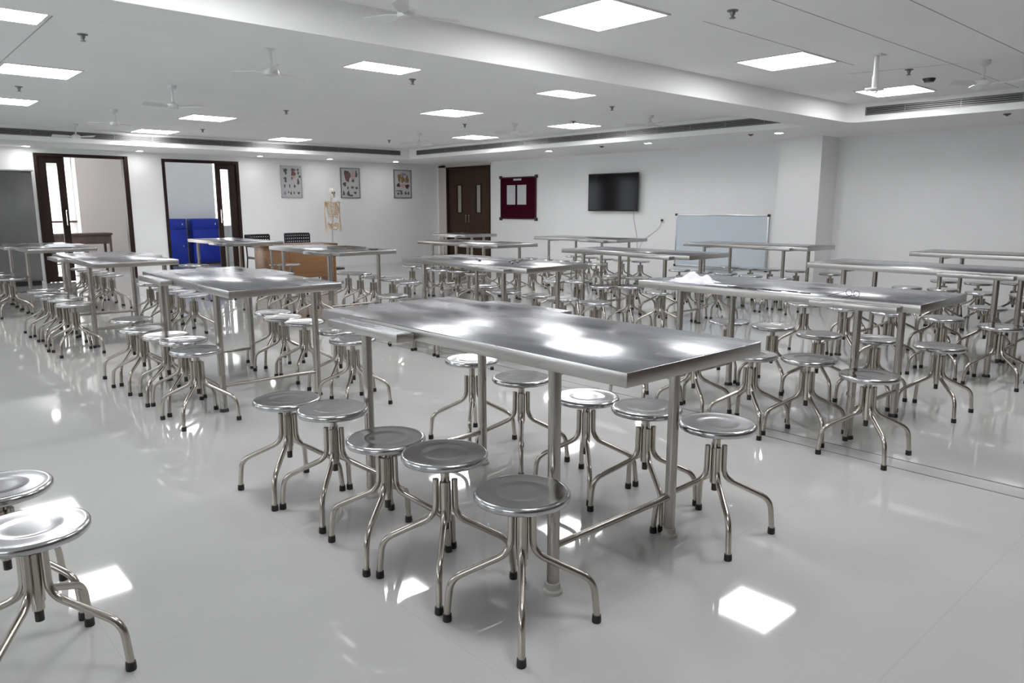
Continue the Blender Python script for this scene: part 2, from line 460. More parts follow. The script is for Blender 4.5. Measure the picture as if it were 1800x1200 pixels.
# ================================================================== CEILING FITTINGS
PAN = [((3.96, 3.49), 'large square ceiling light at the top centre'),
 ((6.36, 3.47), 'square ceiling light between the top centre panel and the projector mount'),
 ((8.84, 3.52), 'square ceiling light behind the white projector pole'),
 ((3.90, 5.95), 'square ceiling light just left of the middle, beyond the beam'),
 ((6.31, 5.95), 'square ceiling light touching the far side of the beam, right of centre'),
 ((6.40, 8.30), 'square ceiling light in mid ceiling, third back in the second row'),
 ((8.83, 8.32), 'square ceiling light above the television wall grille'),
 ((8.90, 10.85), 'small square ceiling light nearest the brown double door'),
 ((4.16, 11.08), 'square ceiling light with a ceiling fan just left of it'),
 ((4.22, 13.60), 'square ceiling light between the two open doorways'),
 ((6.58, 13.50), 'small square ceiling light above the leftmost poster'),
 ((1.60, 8.38), 'square ceiling light at the left edge, middle of three'),
 ((0.92, 5.96), 'square ceiling light cut by the top left corner'),
 ((1.70, 10.92), 'square ceiling light at the left edge, lowest of three'),
 ((1.55, 3.5), 'added square ceiling light outside the picture, above the viewer left'),  # this and the following panels are unseen, added to brighten the hall
 ((3.96, 1.0), 'added square ceiling light outside the picture, above the viewer'),
 ((6.36, 1.0), 'added square ceiling light outside the picture, right of the viewer'),
 ((1.55, 1.0), 'added square ceiling light outside the picture, over the viewer')]
def make_panel():
    e = empty('ceiling_light')
    b = MB(); h = .30; w = .018
    for (x0, y0, x1, y1) in ((-h-w, -h-w, h+w, -h), (-h-w, h, h+w, h+w), (-h-w, -h, -h, h), (h, -h, h+w, h)): b.box((x0, y0, -.010), (x1, y1, 0), 'panelframe')
    b.build('frame', e)
    b = MB(); b.box((-h, -h, -.006), (h, h, -.001), 'panel'); b.build('diffuser', e)
    return e
proto = make_panel()
for i, ((x, y), lab) in enumerate(PAN):
    o = proto if i == 0 else copy_tree(proto)
    o.location = (x, y, HC); tag(o, lab, 'light', 'square ceiling light panels')

def make_down():
    e = empty('downlight')
    b = MB(); b.lathe([(.062, 0), (.075, -.002), (.075, -.008), (.062, -.010), (.058, -.004)], 'white', 24); b.build('rim', e)
    b = MB(); b.lathe([(0, -.006), (.058, -.006), (.058, -.001), (0, -.001)], 'down', 24); b.build('lens', e)
    return e
DWN = [((2.63, 15.30), 'small round downlight above the grey cupboard'), ((4.42, 15.22), 'small round downlight between the two open doorways'),
 ((6.70, 15.13), 'small round downlight right of the second doorway'), ((8.22, 15.02), 'small round downlight above the skeleton'),
 ((9.86, 14.93), 'small round downlight above the rightmost poster'), ((10.12, 10.18), 'small round downlight between notice board and television'),
 ((10.10, 7.86), 'small round downlight above the television right edge'), ((10.11, 5.56), 'small round downlight in front of the pillar')]
proto = make_down()
for i, ((x, y), lab) in enumerate(DWN):
    o = proto if i == 0 else copy_tree(proto)
    o.location = (x, y, HS); tag(o, lab, 'light', 'round downlights in the soffit')

def make_sprinkler():
    b = MB()
    b.lathe([(0, 0), (.036, 0), (.036, -.006), (.018, -.010), (.014, -.030), (.010, -.032), (.010, -.045), (.020, -.046), (.020, -.050), (0, -.052)], 'sprinkmetal', 16)
    return b.build('fire_sprinkler')
SPR = [(1.538, 6.412, 'left of the top left fan'), (4.496, 2.848, 'right of the largest ceiling light'), (7.588, 2.912, 'right of the projector mount'),
 (4.465, 6.422, 'just below the ceiling light left of centre'), (7.522, 6.439, 'right of the light touching the beam'), (1.641, 9.569, 'between the two lower left ceiling lights'),
 (7.405, 9.283, 'above the small light near the brown door'), (4.625, 9.557, 'right of the middle left fan'), (4.687, 12.731, 'above the grille left of the posters'),
 (8.06, 12.411, 'above the posters near the corner'), (8.368, 7.907, 'in front of the light above the television grille')]
proto = make_sprinkler()
for i, (x, y, lab) in enumerate(SPR):
    o = proto if i == 0 else proto.copy()
    if i: COL.objects.link(o)
    o.location = (x, y, HC); tag(o, 'small metal fire sprinkler on the ceiling '+lab, 'sprinkler', 'fire sprinklers')
b = MB(); b.lathe([(0, 0), (.06, 0), (.06, -.012), (.045, -.035), (0, -.04)], 'steeltool', 20)
o = b.build('smoke_detector'); o.location = (8.264, 2.975, HC); tag(o, 'dark round smoke detector right of the projector mount', 'detector')
proto = None
for (x, y, lab) in ((10.065, 8.83, 'between the two downlights over the television'), (10.04, 5.96, 'left of the downlight before the pillar'), (10.01, 2.74, 'at the right picture edge')):
    if proto is None:
        b = MB(); b.lathe([(0, 0), (.04, 0), (.04, -.008), (.015, -.02), (0, -.03)], 'steeltool', 16); proto = o = b.build('soffit_sprinkler')
    else:
        o = proto.copy(); COL.objects.link(o)
    o.location = (x, y, HS); tag(o, 'small sprinkler under the soffit '+lab, 'sprinkler', 'sprinklers in the soffit')

def make_fan(drop=0.2):
    e = empty('ceiling_fan')
    b = MB(); b.lathe([(0, 0), (.05, 0), (.045, -.03), (.015, -.05), (0, -.05)], 'fanwhite', 16); b.build('canopy', e)
    b = MB(); b.tube([(0, 0, -.04), (0, 0, -drop+.03)], .011, 'fanwhite', 10); b.build('down_rod', e)
    b = MB(); b.lathe([(0, -drop+.035), (.02, -drop+.03), (.035, -drop+.015), (.055, -drop+.01), (.062, -drop-.015), (.055, -drop-.03), (.02, -drop-.038), (0, -drop-.038)], 'fanwhite', 20); b.build('motor', e)
    for k in range(3):
        a = 2*math.pi*k/3; ca, sa = math.cos(a), math.sin(a)
        b = MB()
        z = -drop-.015; vs = []
        for (r, w, t) in ((.05, .014, 0), (.09, .016, 0), (.12, .03, .004), (.31, .036, .006), (.33, .028, .006)):
            for sgn in (-1, 1):
                for zz in (0, .004):
                    vs.append((r*ca - sgn*w*sa, r*sa + sgn*w*ca, z + sgn*(t+.008)+zz))
        fs = []
        for i in range(4):
            q = i*4
            fs += [(q, q+2, q+6, q+4), (q+1, q+5, q+7, q+3), (q, q+4, q+5, q+1), (q+2, q+3, q+7, q+6)]
        fs += [(0, 1, 3, 2), (16, 18, 19, 17)]
        b.add(vs, fs, 'fanwhite'); b.build('blade', e)
    return e
FAN = [(2.716, 5.83, .2, 10, 'left of the second ceiling light row, high up'), (2.811, 8.42, .2, -45, 'between the left lights and the one above the second doorway'),
 (2.905, 10.94, .17, 20, 'small, above the left doorway light'), (2.94, 13.2, .18, 65, 'farthest left, in front of the long grille'),
 (7.716, 10.93, .15, 15, 'above the corner where the grilles meet'), (7.925, 8.71, .13, 40, 'left of the light above the television grille'),
 (8.655, 6.71, .11, 5, 'above the pillar end of the long grille'), (7.62, 2.30, .18, 30, 'at the far right of the ceiling'), (2.652, 3.85, .13, -14, 'cut off by the top edge near the beam')]
proto = None
for i, (x, y, drop, rz, lab) in enumerate(FAN):
    o = make_fan(drop)
    o.location = (x, y, HC); o.rotation_euler = (0, 0, R(rz)); tag(o, 'white three-blade ceiling fan '+lab, 'fan', 'white ceiling fans')
# projector mount
e = tag(empty('projector_mount', (6.665, 2.823, HC)), 'white projector pole with mounting plate hanging in front of a ceiling light', 'mount')
b = MB(); b.box((-.055, -.055, -.008), (.055, .055, 0), 'white', .003); b.build('ceiling_plate', e)
b = MB(); b.tube([(0, 0, -.008), (0, 0, -.25)], .019, 'white', 14); b.tube([(0, 0, -.17), (0, 0, -.27)], .024, 'white', 14); b.build('pole', e)
b = MB(); b.box((-.075, -.05, -.285), (.075, .05, -.27), 'white', .003)
for sx in (-.06, .06): b.tube([(sx, 0, -.285), (sx*1.4, .03, -.30)], .006, 'white', 8)
b.build('mounting_plate', e)
b = MB(); b.tube(fillet([(.03, 0, -.002), (.04, .01, -.1), (.03, 0, -.18)], .04), .004, 'black', 6); b.build('cable', e)

# ================================================================== STEEL TABLES
TW, TL = 0.768, 1.885
def make_table(h, side, flange, ln=TL):
    """origin at the near left corner on the floor; side: 'far' or 'near' end where the two side wings sit"""
    e = empty('steel_table')
    b = MB(); b.box((0, 0, h-.05), (TW, ln, h-.0015), 'steeledge', .003)
    b.add([(.004, .004, h), (TW-.004, .004, h), (TW-.004, ln-.004, h), (.004, ln-.004, h),
           (.0, .0, h-.003), (TW, 0, h-.003), (TW, ln, h-.003), (0, ln, h-.003)],
          [(0, 1, 2, 3), (0, 4, 5, 1), (1, 5, 6, 2), (2, 6, 7, 3), (3, 7, 4, 0)], 'steel')
    b.build('table_top', e)
    y0, y1 = (ln-.777, ln-.215) if side == 'far' else (.20, .74)
    if h == .832: y0, y1 = .09, .58
    if ln < 1.2: y0, y1 = .15, .60
    wr = .165 if side == 'far' else .10
    for sx in (0, 1):
        b = MB()
        xa, xb = (-.085, -.001) if sx == 0 else (TW+.001, TW+wr)
        b.box((xa, y0, h-.052), (xb, y1, h-.0165), 'steeledge', .003)
        b.add([(xa+.003, y0+.003, h-.015), (xb-.001, y0+.003, h-.015), (xb-.001, y1-.003, h-.015), (xa+.003, y1-.003, h-.015),
               (xa, y0, h-.019), (xb, y0, h-.019), (xb, y1, h-.019), (xa, y1, h-.019)], [(0, 1, 2, 3), (0, 4, 5, 1), (1, 5, 6, 2), (2, 6, 7, 3), (3, 7, 4, 0)], 'steel')
        b.build('side_shelf', e)
    for y in (.343, ln-.334):
        for x in (.042, TW-.042):
            b = MB(); b.tube([(x, y, .018), (x, y, h-.05)], .0225, 'legtube', 20); lg = b.build('leg', e)
            b = MB()
            if flange: b.lathe([(0, 0), (.034, 0), (.034, .012), (.027, .018), (.027, .04), (.023, .042)], 'flange', 20, (x, y, 0))
            else: b.lathe([(0, 0), (.030, 0), (.029, .014), (.025, .020), (.0235, .022)], 'rubber', 20, (x, y, 0))
            b.build('foot_cap', lg)
        b = MB(); b.tube([(.06, y, .175), (TW-.06, y, .175)], .0125, 'legtube', 14); b.build('cross_bar', e)
        b = MB(); b.box((.03, y-.02, h-.07), (TW-.03, y+.02, h-.0505), 'legtube'); b.build('top_rail', e)
    return e

TABLES = {
 'T1': (1.71, 1.382, 0.0, .864, 'far', True, 'large foremost table'),
 'B': (1.761, 4.549, -.025, .844, 'far', False, 'second table in left file'),
 'C': (1.745, 7.72, -.02, .84, 'far', False, 'third table in left file'),
 'D': (1.75, 10.8, .0, .84, 'far', False, 'last table in left file'),
 'M': (4.282, 1.474, .015, .832, 'near', False, 'foremost table in second file'),
 'H': (4.32, 4.60, .0, .84, 'near', False, 'second table in second file'),
 'G': (4.29, 7.70, .0, .84, 'near', False, 'third table in second file'),
 'F': (4.30, 10.8, .0, .84, 'near', False, 'last table in second file'),
 'O': (6.72, 1.45, .0, .84, 'near', False, 'foremost table in third file'),
 'L': (6.70, 4.62, .0, .84, 'near', False, 'second table in third file'),
 'I': (6.70, 7.72, .0, .84, 'near', False, 'last table in third file'),
 'P': (9.16, 1.45, .0, .84, 'near', False, 'foremost table in right file'),
 'N': (9.16, 4.55, .0, .84, 'near', False, 'second table in right file'),
 'K': (9.12, 7.65, .0, .84, 'near', False, 'third table in right file'),
 'J': (8.68, 10.9, .0, .84, 'near', False, 'last table in right file'),
}
TLAB = {
 'T1': 'large foremost stainless steel table in the centre with two side shelves',
 'B': 'stainless steel table left behind the foremost one, bright door reflection on its top',
 'C': 'stainless steel table in the left file, third from the front',
 'D': 'stainless steel table farthest back at the left, before the left doorway',
 'M': 'long stainless steel table at right carrying the white cloth and instruments',
 'H': 'stainless steel table directly behind the foremost one, cluttered black straps on top',
 'G': 'stainless steel table in front of the brown desk, low grey tray on top',
 'F': 'stainless steel table in front of the blue cabinets',
 'O': 'stainless steel table behind the cloth table, running off the right picture edge',
 'L': 'stainless steel table in mid hall, in front of the whiteboard left end',
 'I': 'stainless steel table between the brown desk and the brown double door, nearer one',
 'P': 'stainless steel table against the bare right wall, cut by the right picture edge',
 'N': 'stainless steel table in front of the pillar',
 'K': 'stainless steel table below the television',
 'J': 'short stainless steel table right in front of the brown double door',
}
for k, (x, y, a, h, side, fl, _) in TABLES.items():
    t = make_table(h, side, fl, 1.05 if k == 'J' else TL)
    t.location = (x, y, 0); t.rotation_euler = (0, 0, a)
    tag(t, TLAB[k], 'table', 'stainless steel tables')

# ================================================================== REVOLVING STOOLS
def make_stool(mp):
    """mp: dict of shared meshes"""
    e = empty('revolving_stool')
    def o(name, key, parent, loc=(0, 0, 0), rz=0):
        ob = bpy.data.objects.new(name, mp[key]); COL.objects.link(ob); ob.parent = parent
        ob.location = loc; ob.rotation_euler = (0, 0, rz); return ob
    seat = o('seat', 'seat', e, (0, 0, .457))
    o('screw_post', 'post', e); o('hub_tube', 'hub', e)
    for k in range(4):
        lg = o('leg', 'leg', e, rz=R(-43+90*k)); o('rubber_foot', 'foot', lg)
    return e
mp = {}
b = MB(); b.lathe([(0, -.0038), (.05, -.0038), (.074, -.0036), (.083, -.0018), (.092, -.0018), (.125, -.0022), (.140, -.0008), (.147, 0), (.152, -.0025),
                   (.156, -.009), (.156, -.019), (.152, -.026), (.147, -.028), (.144, -.026), (.143, -.014), (.09, -.012), (0, -.012)], 'seat', 40); mp['seat'] = b.mesh('seat')
b = MB(); b.tube([(0, 0, .20), (0, 0, .444)], .0165, 'tube', 16); b.tube([(0, 0, .165), (0, 0, .20)], .0125, 'threads', 12)
b.lathe([(0, .436), (.045, .436), (.045, .4435), (0, .4435)], 'tube', 16); mp['post'] = b.mesh('screw_post')
b = MB(); b.tube([(0, 0, .225), (0, 0, .375)], .0205, 'tube', 18, capm='threads'); mp['hub'] = b.mesh('hub_tube')
b = MB(); pth = [(.034, 0, .385), (.034, 0, .255), (.222, 0, .152), (.247, 0, .10), (.247, 0, .018)]
pth = [(.034, 0, .385)] + fillet([(.034, 0, .36), (.036, 0, .245), (.235, 0, .150), (.247, 0, .03)], .045, 6)[1:] + [(.247, 0, .016)]
b.tube(pth, .0115, 'tube', 12, capm='threads'); mp['leg'] = b.mesh('leg')
b = MB(); b.lathe([(0, 0), (.0145, 0), (.0155, .004), (.0145, .026), (.0118, .027)], 'rubber', 14, (.247, 0, 0)); mp['foot'] = b.mesh('rubber_foot')

TS = TABLES
def pos(k, dx, dy):
    x, y, a = TS[k][:3]; ca, sa = math.cos(a), math.sin(a)
    return (x+dx*ca-dy*sa, y+dx*sa+dy*ca)
J5 = (.26, .66, 1.04, 1.42, 1.80)
STOOLS = {}   # table -> (left dx list, right dx list)
def row(k, side, ys, dx, exact=None): STOOLS[(k, side)] = [(dx, yy) for yy in ys] if exact is None else exact
def jit(ys, s=.03):
    out = []
    for yy in ys:
        v = yy+random.uniform(-s, s)
        out.append(max(v, out[-1]+.375) if out else v)
    return out
row('T1', 'L', 0, 0, [(1.541-1.71, 1.660-1.382), (1.535-1.71, 2.062-1.382), (1.520-1.71, 2.425-1.382), (1.552-1.71, 2.905-1.382), (1.505-1.71, 3.262-1.382)])
row('T1', 'R', 0, 0, [(2.597-1.71, 1.622-1.382), (2.592-1.71, 1.980-1.382), (2.600-1.71, 2.345-1.382), (2.612-1.71, 2.82-1.382), (2.665-1.71, 3.30-1.382)])
row('B', 'L', 0, 0, [(-.145, .24), (-.105, .62), (-.12, .95), (-.165, 1.40), (-.14, 1.77)])
row('B', 'R', 0, 0, [(.80, -.06), (.84, .34), (.92, .94), (.90, 1.30), (.96, 1.64)])
row('C', 'L', (.12, .49, .86, 1.23, 1.60), -.16)
row('C', 'R', J5, .96)
row('D', 'L', J5, -.17); row('D', 'R', J5, .96)
row('M', 'L', 0, 0, [(-.19, .16), (-.075, .56), (-.20, .86), (-.17, 1.28), (-.18, 1.66)])
row('M', 'R', 0, 0, [(1.03, .20), (1.00, .60), (.90, .95), (.95, 1.33), (.975, 1.72)])
row('H', 'L', jit(J5), -.17); row('H', 'R', 0, 0, [(.98, .10), (.95, .50), (1.0, .92), (.96, 1.34), (.99, 1.74)])
row('G', 'L', J5, -.17); row('G', 'R', 0, 0, [(.86, -.08), (.87, .34), (.86, .70), (.88, 1.06), (.92, 1.44)])
row('F', 'L', J5[:4], -.16); row('F', 'R', (.12, .50), .92)
row('O', 'L', 0, 0, [(-.19, .22), (-.15, .64), (-.22, 1.02), (-.205, 1.40), (-.20, 1.78)])
row('O', 'R', jit(J5), .95)
row('L', 'L', jit(J5), -.18); row('L', 'R', jit(J5), .95)
row('I', 'L', J5, -.17); row('I', 'R', jit(J5, .02), .95)
row('P', 'L', jit(J5), -.18); row('P', 'R', jit(J5), .95)
row('N', 'L', jit(J5), -.18); row('N', 'R', 0, 0, [(.90, .10), (.92, .60), (.88, .98), (.92, 1.32), (.92, 1.66)])
row('K', 'L', jit(J5, .02), -.18); row('K', 'R', J5, .94)
row('J', 'L', (.15, .55), -.17)
ORD = ('first', 'second', 'third', 'fourth', 'fifth')
LIFT = {('T1', 'L', 0): .0, ('T1', 'L', 1): .03, ('T1', 'L', 2): .004, ('T1', 'L', 3): .02, ('T1', 'L', 4): .002,
        ('T1', 'R', 0): .026, ('T1', 'R', 1): .022, ('T1', 'R', 2): .0, ('T1', 'R', 3): .012, ('T1', 'R', 4): .03, ('M', 'L', 0): .0, ('M', 'R', 0): -.004}
proto = make_stool(mp); used = False
def place(x, y, lift, rz, label, group):
    global used
    o = copy_tree(proto) if used else proto
    used = True
    o.location = (x, y, 0); o.rotation_euler = (0, 0, R(rz))
    for ch in o.children:
        if ch.name.startswith('seat'): ch.location.z = .457+lift; ch.rotation_euler = (0, 0, random.uniform(0, 6.28))
        if ch.name.startswith('screw_post'): ch.location.z = lift
    tag(o, label, 'stool', group)
PLACED = []
LEGS = [pos(k, lx, ly) for k in TS for lx in (.042, TW-.042) for ly in (.343, (1.05 if k == 'J' else TL)-.334)]
def feet(x, y, rz): return [(x+.247*math.cos(R(rz-43+90*q)), y+.247*math.sin(R(rz-43+90*q))) for q in range(4)]
for (k, side), lst in STOOLS.items():
    for i, (dx, dy) in enumerate(lst):
        for _ in range(12):
            x, y = pos(k, dx, dy)
            if min(math.hypot(x-lx, y-ly) for lx, ly in LEGS) > .182: break
            dx += .012 if side == 'R' else -.012
        lf = LIFT.get((k, side, i), random.choice((0, 0, .008, .015, .03)))
        rz = 0 if k in ('T1',) else random.uniform(-3, 3)
        for q in range(24):                       # turn the stool a little where its feet would touch a neighbour
            ff = feet(x, y, rz)
            if all(math.hypot(a-c, b_-d) > .034 for a, b_ in ff for c, d in PLACED) and all(math.hypot(a-c, b_-d) > .042 for a, b_ in ff for c, d in LEGS): break
            rz = (q//2+1)*1.2*(1 if q % 2 else -1)
        PLACED += ff
        sd = 'left' if side == 'L' else 'right'
        place(x, y, lf, rz, 'round steel stool, %s from the front, %s side of the %s' % (ORD[i], sd, TS[k][6]), 'round revolving stools at the steel tables')
place(.315, 2.405, .0, 3, 'nearest round steel stool, cut by the lower left picture edge', 'round revolving stools at the steel tables')
place(.30, 2.83, .004, -4, 'round steel stool behind the lower left one, half outside the picture', 'round revolving stools at the steel tables')

# ================================================================== THINGS ON THE TABLES
# crumpled white cloth with a cap shape, on the table in the second file
def crumple(name, cx, cy, z, sx, sy, sz, m, seed):
    rnd = random.Random(seed); b = MB(); nx = 18
    vs = []; fs = []
    for i in range(nx+1):
        for j in range(nx+1):
            u = i/nx*2-1; v = j/nx*2-1
            rr = max(abs(u), abs(v))
            hgt = max(0, 1-rr**2.2)*(.55+.45*math.sin(5*u+seed)*math.cos(4.3*v)) + .12*math.sin(9*u*v+seed)*(1-rr)
            vs.append((cx+u*sx*(1+.1*math.sin(7*v)), cy+v*sy*(1+.1*math.cos(6*u)), z+.004+max(0, hgt)*sz))
    n1 = nx+1
    for i in range(nx):
        for j in range(nx): fs.append((i*n1+j, (i+1)*n1+j, (i+1)*n1+j+1, i*n1+j+1))
    nb = len(vs); vs2 = [(a, c, z+.001) for a, c, _ in vs]
    rim = [(i*n1) for i in range(nx)] + [nx*n1+j for j in range(nx)] + [(nx-i)*n1+nx for i in range(nx)] + [nx-j for j in range(nx)]
    vs += [vs2[q] for q in rim]
    L_ = len(rim)
    for q in range(L_): fs.append((rim[q], nb+q, nb+(q+1) % L_, rim[(q+1) % L_]))
    fs.append(tuple(nb+q for q in range(L_)))
    b.add(vs, fs, m, True)
    return b.build(name)
x, y = pos('M', .16, 1.52); hM = .832
tag(crumple('white_cloth', x, y, hM, .10, .14, .075, 'cloth', 3), 'crumpled white cloth lying on the far end of the cloth and instrument table', 'cloth')
b = MB(); x, y = pos('M', .12, 1.30); b.box((x-.05, y-.11, hM+.0005), (x+.05, y+.11, hM+.0015), 'paper')
tag(b.build('paper_sheet'), 'white paper sheet beside the crumpled cloth on the steel table', 'paper')
INS = [(.06, 1.15, 80, .13), (.05, 1.05, 95, .12), (.07, .96, 85, .13), (.045, .88, 92, .12), (.075, .79, 84, .13), (.05, .70, 90, .13)]
for i, (dx, dy, a, ln) in enumerate(INS):
    x, y = pos('M', dx, dy); ca, sa = math.cos(R(a)), math.sin(R(a))
    e = empty('dissection_tool', (x, y, hM))
    e.rotation_euler = (0, 0, R(a))
    b = MB(); b.box((-ln/2, -.006, .001), (0.0, .006, .008), 'steeltool', .002); b.build('handle', e)
    b = MB(); b.add([(0, -.003, .002), (0, .003, .002), (ln/2, 0, .002), (0, -.003, .006), (0, .003, .006), (ln/2, 0, .005)], [(0, 2, 1), (3, 4, 5), (0, 1, 4, 3), (1, 2, 5, 4), (2, 0, 3, 5)], 'steeltool'); b.build('blade', e)
    tag(e, 'thin dark dissection tool, %s from the white cloth along the table edge' % (ORD+('sixth',))[i], 'tool', 'dissection tools in a row')
x, y = pos('M', .09, .40)
e = tag(empty('spectacles', (x, y, hM), R(60)), 'thin-rimmed spectacles lying right of the row of tools', 'spectacles')
b = MB()
for s in (-.034, .034):
    b.tube([(s+.026*math.cos(t*math.pi/8), 0.002, .022+.019*math.sin(t*math.pi/8)) for t in range(17)], .0016, 'black', 6, caps=False)
b.tube([(-.009, 0, .026), (.009, 0, .026)], .0016, 'black', 6); b.build('rims', e)
for s in (-1, 1):
    b = MB(); b.tube([(s*.06, 0, .026), (s*.062, .06, .016), (s*.06, .12, .003)], .0016, 'black', 6); b.build('temple', e)
# black straps on the table behind the foremost one
hH = .84
for i, (dx, dy, a, ln, lab) in enumerate(((.22, .42, 35, .26, 'black strap nearest the edge of the table behind the foremost one'), (.36, .62, 10, .22, 'black strap lying behind another on the cluttered table'), (.20, .85, 60, .2, 'black strap farthest left on the cluttered table'))):
    x, y = pos('H', dx, dy); b = MB()
    pts = [(x+math.cos(R(a))*t*ln-math.sin(R(a))*.02*math.sin(8*t), y+math.sin(R(a))*t*ln+math.cos(R(a))*.02*math.sin(8*t), hH+.006+.006*abs(math.sin(5*t))) for t in [q/12 for q in range(13)]]
    b.tube(pts, .006, 'black', 8)
    tag(b.build('strap'), lab, 'strap', 'black straps on a steel table')
e = tag(empty('steel_tray', (*pos('G', .40, .55), .84), R(4)), 'low grey steel tray on the table before the brown desk', 'tray')
b = MB(); b.box((-.13, -.20, .002), (.13, .20, .006), 'legtube'); b.build('tray_base', e)
b = MB()
for (x0, y0, x1, y1) in ((-.14, -.21, .14, -.20), (-.14, .20, .14, .21), (-.14, -.20, -.13, .20), (.13, -.20, .14, .20)): b.box((x0, y0, .002), (x1, y1, .030), 'legtube')
b.build('tray_rim', e)
b = MB(); x, y = pos('G', .55, .17); b.box((x-.05, y-.03, .8405), (x+.05, y+.03, .852), 'steeltool', .002); tag(b.build('instrument_case'), 'small dark case at the right end of the table before the desk', 'case')
b = MB(); x, y = pos('D', .45, .55)
b.add([(x-.15, y-.2, .842), (x+.15, y-.2, .842), (x+.15, y+.2, .842), (x-.15, y+.2, .842), (x-.13, y, .875), (x+.13, y+.02, .872)], [(0, 1, 5, 4), (2, 3, 4, 5), (0, 4, 3), (1, 2, 5), (0, 3, 2, 1)], 'paper')
tag(b.build('folded_paper'), 'folded white paper on the farthest left steel table', 'paper')

# ================================================================== ON THE RIGHT WALL
e = tag(empty('notice_board'), 'maroon notice board with two white sheets, right of the brown door', 'notice board')
y0, y1, z0, z1 = 11.985, 13.12, 1.10, 1.985
b = MB(); b.box((XB-.02, y0, z0), (XB-.002, y1, z1), 'maroon'); b.build('felt_panel', e)
b = MB()
for (a0, a1, c0, c1) in ((y0-.02, y1+.02, z1, z1+.025), (y0-.02, y1+.02, z0-.025, z0), (y0-.02, y0, z0, z1), (y1, y1+.02, z0, z1)): b.box((XB-.03, a0, c0), (XB-.002, a1, c1), 'maroonframe', .003)
b.build('frame', e)
for (yy, zz) in ((y0-.02, z1+.02), (y0-.02, z0-.02), (y1+.02, z1+.02), (y1+.02, z0-.02)):
    b = MB(); b.box((XB-.038, yy-.035, zz-.035), (XB-.001, yy+.035, zz+.035), 'black', .006); b.build('corner_cap', e)
b = MB(); b.box((XB-.024, 12.44, z1-.055), (XB-.0205, 12.70, z1-.015), 'paper'); b.build('title_strip', e)
for (a0, a1, lab) in ((12.64, 12.92, 'left white sheet pinned on the maroon board'), (12.28, 12.57, 'right white sheet pinned on the maroon board')):
    b = MB(); b.box((XB-.023, a0, 1.40), (XB-.0205, a1, 1.83), 'paper'); tag(b.build('notice_sheet'), lab, 'paper', 'sheets on the notice board')

e = tag(empty('television'), 'black wall-mounted flat television with a thin bezel', 'television')
y0, y1, z0, z1 = 9.10, 10.36, 1.265, 1.995
b = MB(); b.box((XB-.075, y0+.15, z0+.12), (XB-.03, y1-.15, z1-.12), 'black', .01); b.build('rear_housing', e)
b = MB()
b.box((XB-.105, y0, z0), (XB-.075, y1, z1), 'black', .004); b.build('bezel', e)
b = MB(); b.box((XB-.1075, y0+.018, z0+.024), (XB-.1052, y1-.018, z1-.018), 'screen'); b.build('screen', e)
b = MB(); b.box((XB-.03, y0+.4, z0+.2), (XB-.001, y1-.4, z1-.2), 'ventframe'); b.build('wall_bracket', e)
b = MB(); b.tube(fillet([(XB-.02, 9.25, 1.30), (XB-.012, 9.26, 1.15), (XB-.012, 9.17, .80), (XB-.012, 9.14, .45)], .06), .006, 'cord', 8)
tag(b.build('television_cable'), 'thin white cable hanging below the television', 'cable')
e = tag(empty('wall_socket'), 'white wall socket with a black plug, left of the whiteboard', 'socket')
b = MB(); b.box((XB-.012, 8.53, 1.05), (XB-.001, 8.61, 1.15), 'white', .003); b.build('face_plate', e)
b = MB(); b.lathe([(0, 0), (.022, 0), (.02, .03), (.012, .04), (0, .04)], 'black', 14)
o = b.build('plug', e); o.rotation_euler = (0, R(-90), 0); o.location = (XB-.012, 8.575, 1.10)
b = MB(); b.tube(fillet([(XB-.03, 8.575, 1.09), (XB-.012, 8.62, .98), (XB-.012, 8.75, .88), (XB-.012, 9.02, .72), (XB-.012, 9.1, .55)], .08), .005, 'cord', 8)
tag(b.build('white_wire'), 'thin white cord curving down left from the wall socket', 'cord')

e = tag(empty('whiteboard'), 'large pale blue-white whiteboard on the right wall beside the pillar', 'whiteboard')
y0, y1, z0, z1 = 6.43, 8.24, .30, 1.20
b = MB(); b.box((XB-.03, y0, z0), (XB-.012, y1, z1), 'board'); b.build('writing_surface', e)
b = MB()
for (a0, a1, c0, c1) in ((y0-.02, y1+.02, z1-.01, z1+.015), (y0-.02, y1+.02, z0-.015, z0+.01), (y0-.02, y0+.005, z0, z1), (y1-.005, y1+.02, z0, z1)): b.box((XB-.038, a0, c0), (XB-.004, a1, c1), 'alu', .003)
b.build('frame', e)
for (yy, zz) in ((y0-.012, z1+.008), (y1+.012, z1+.008), (y0-.012, z0-.008), (y1+.012, z0-.008)):
    b = MB(); b.box((XB-.044, yy-.02, zz-.02), (XB-.003, yy+.02, zz+.02), 'black', .006); b.build('corner_cap', e)
b = MB(); b.box((XB-.085, 7.0, z0-.03), (XB-.03, 7.7, z0-.018), 'alu', .003); b.build('pen_tray', e)

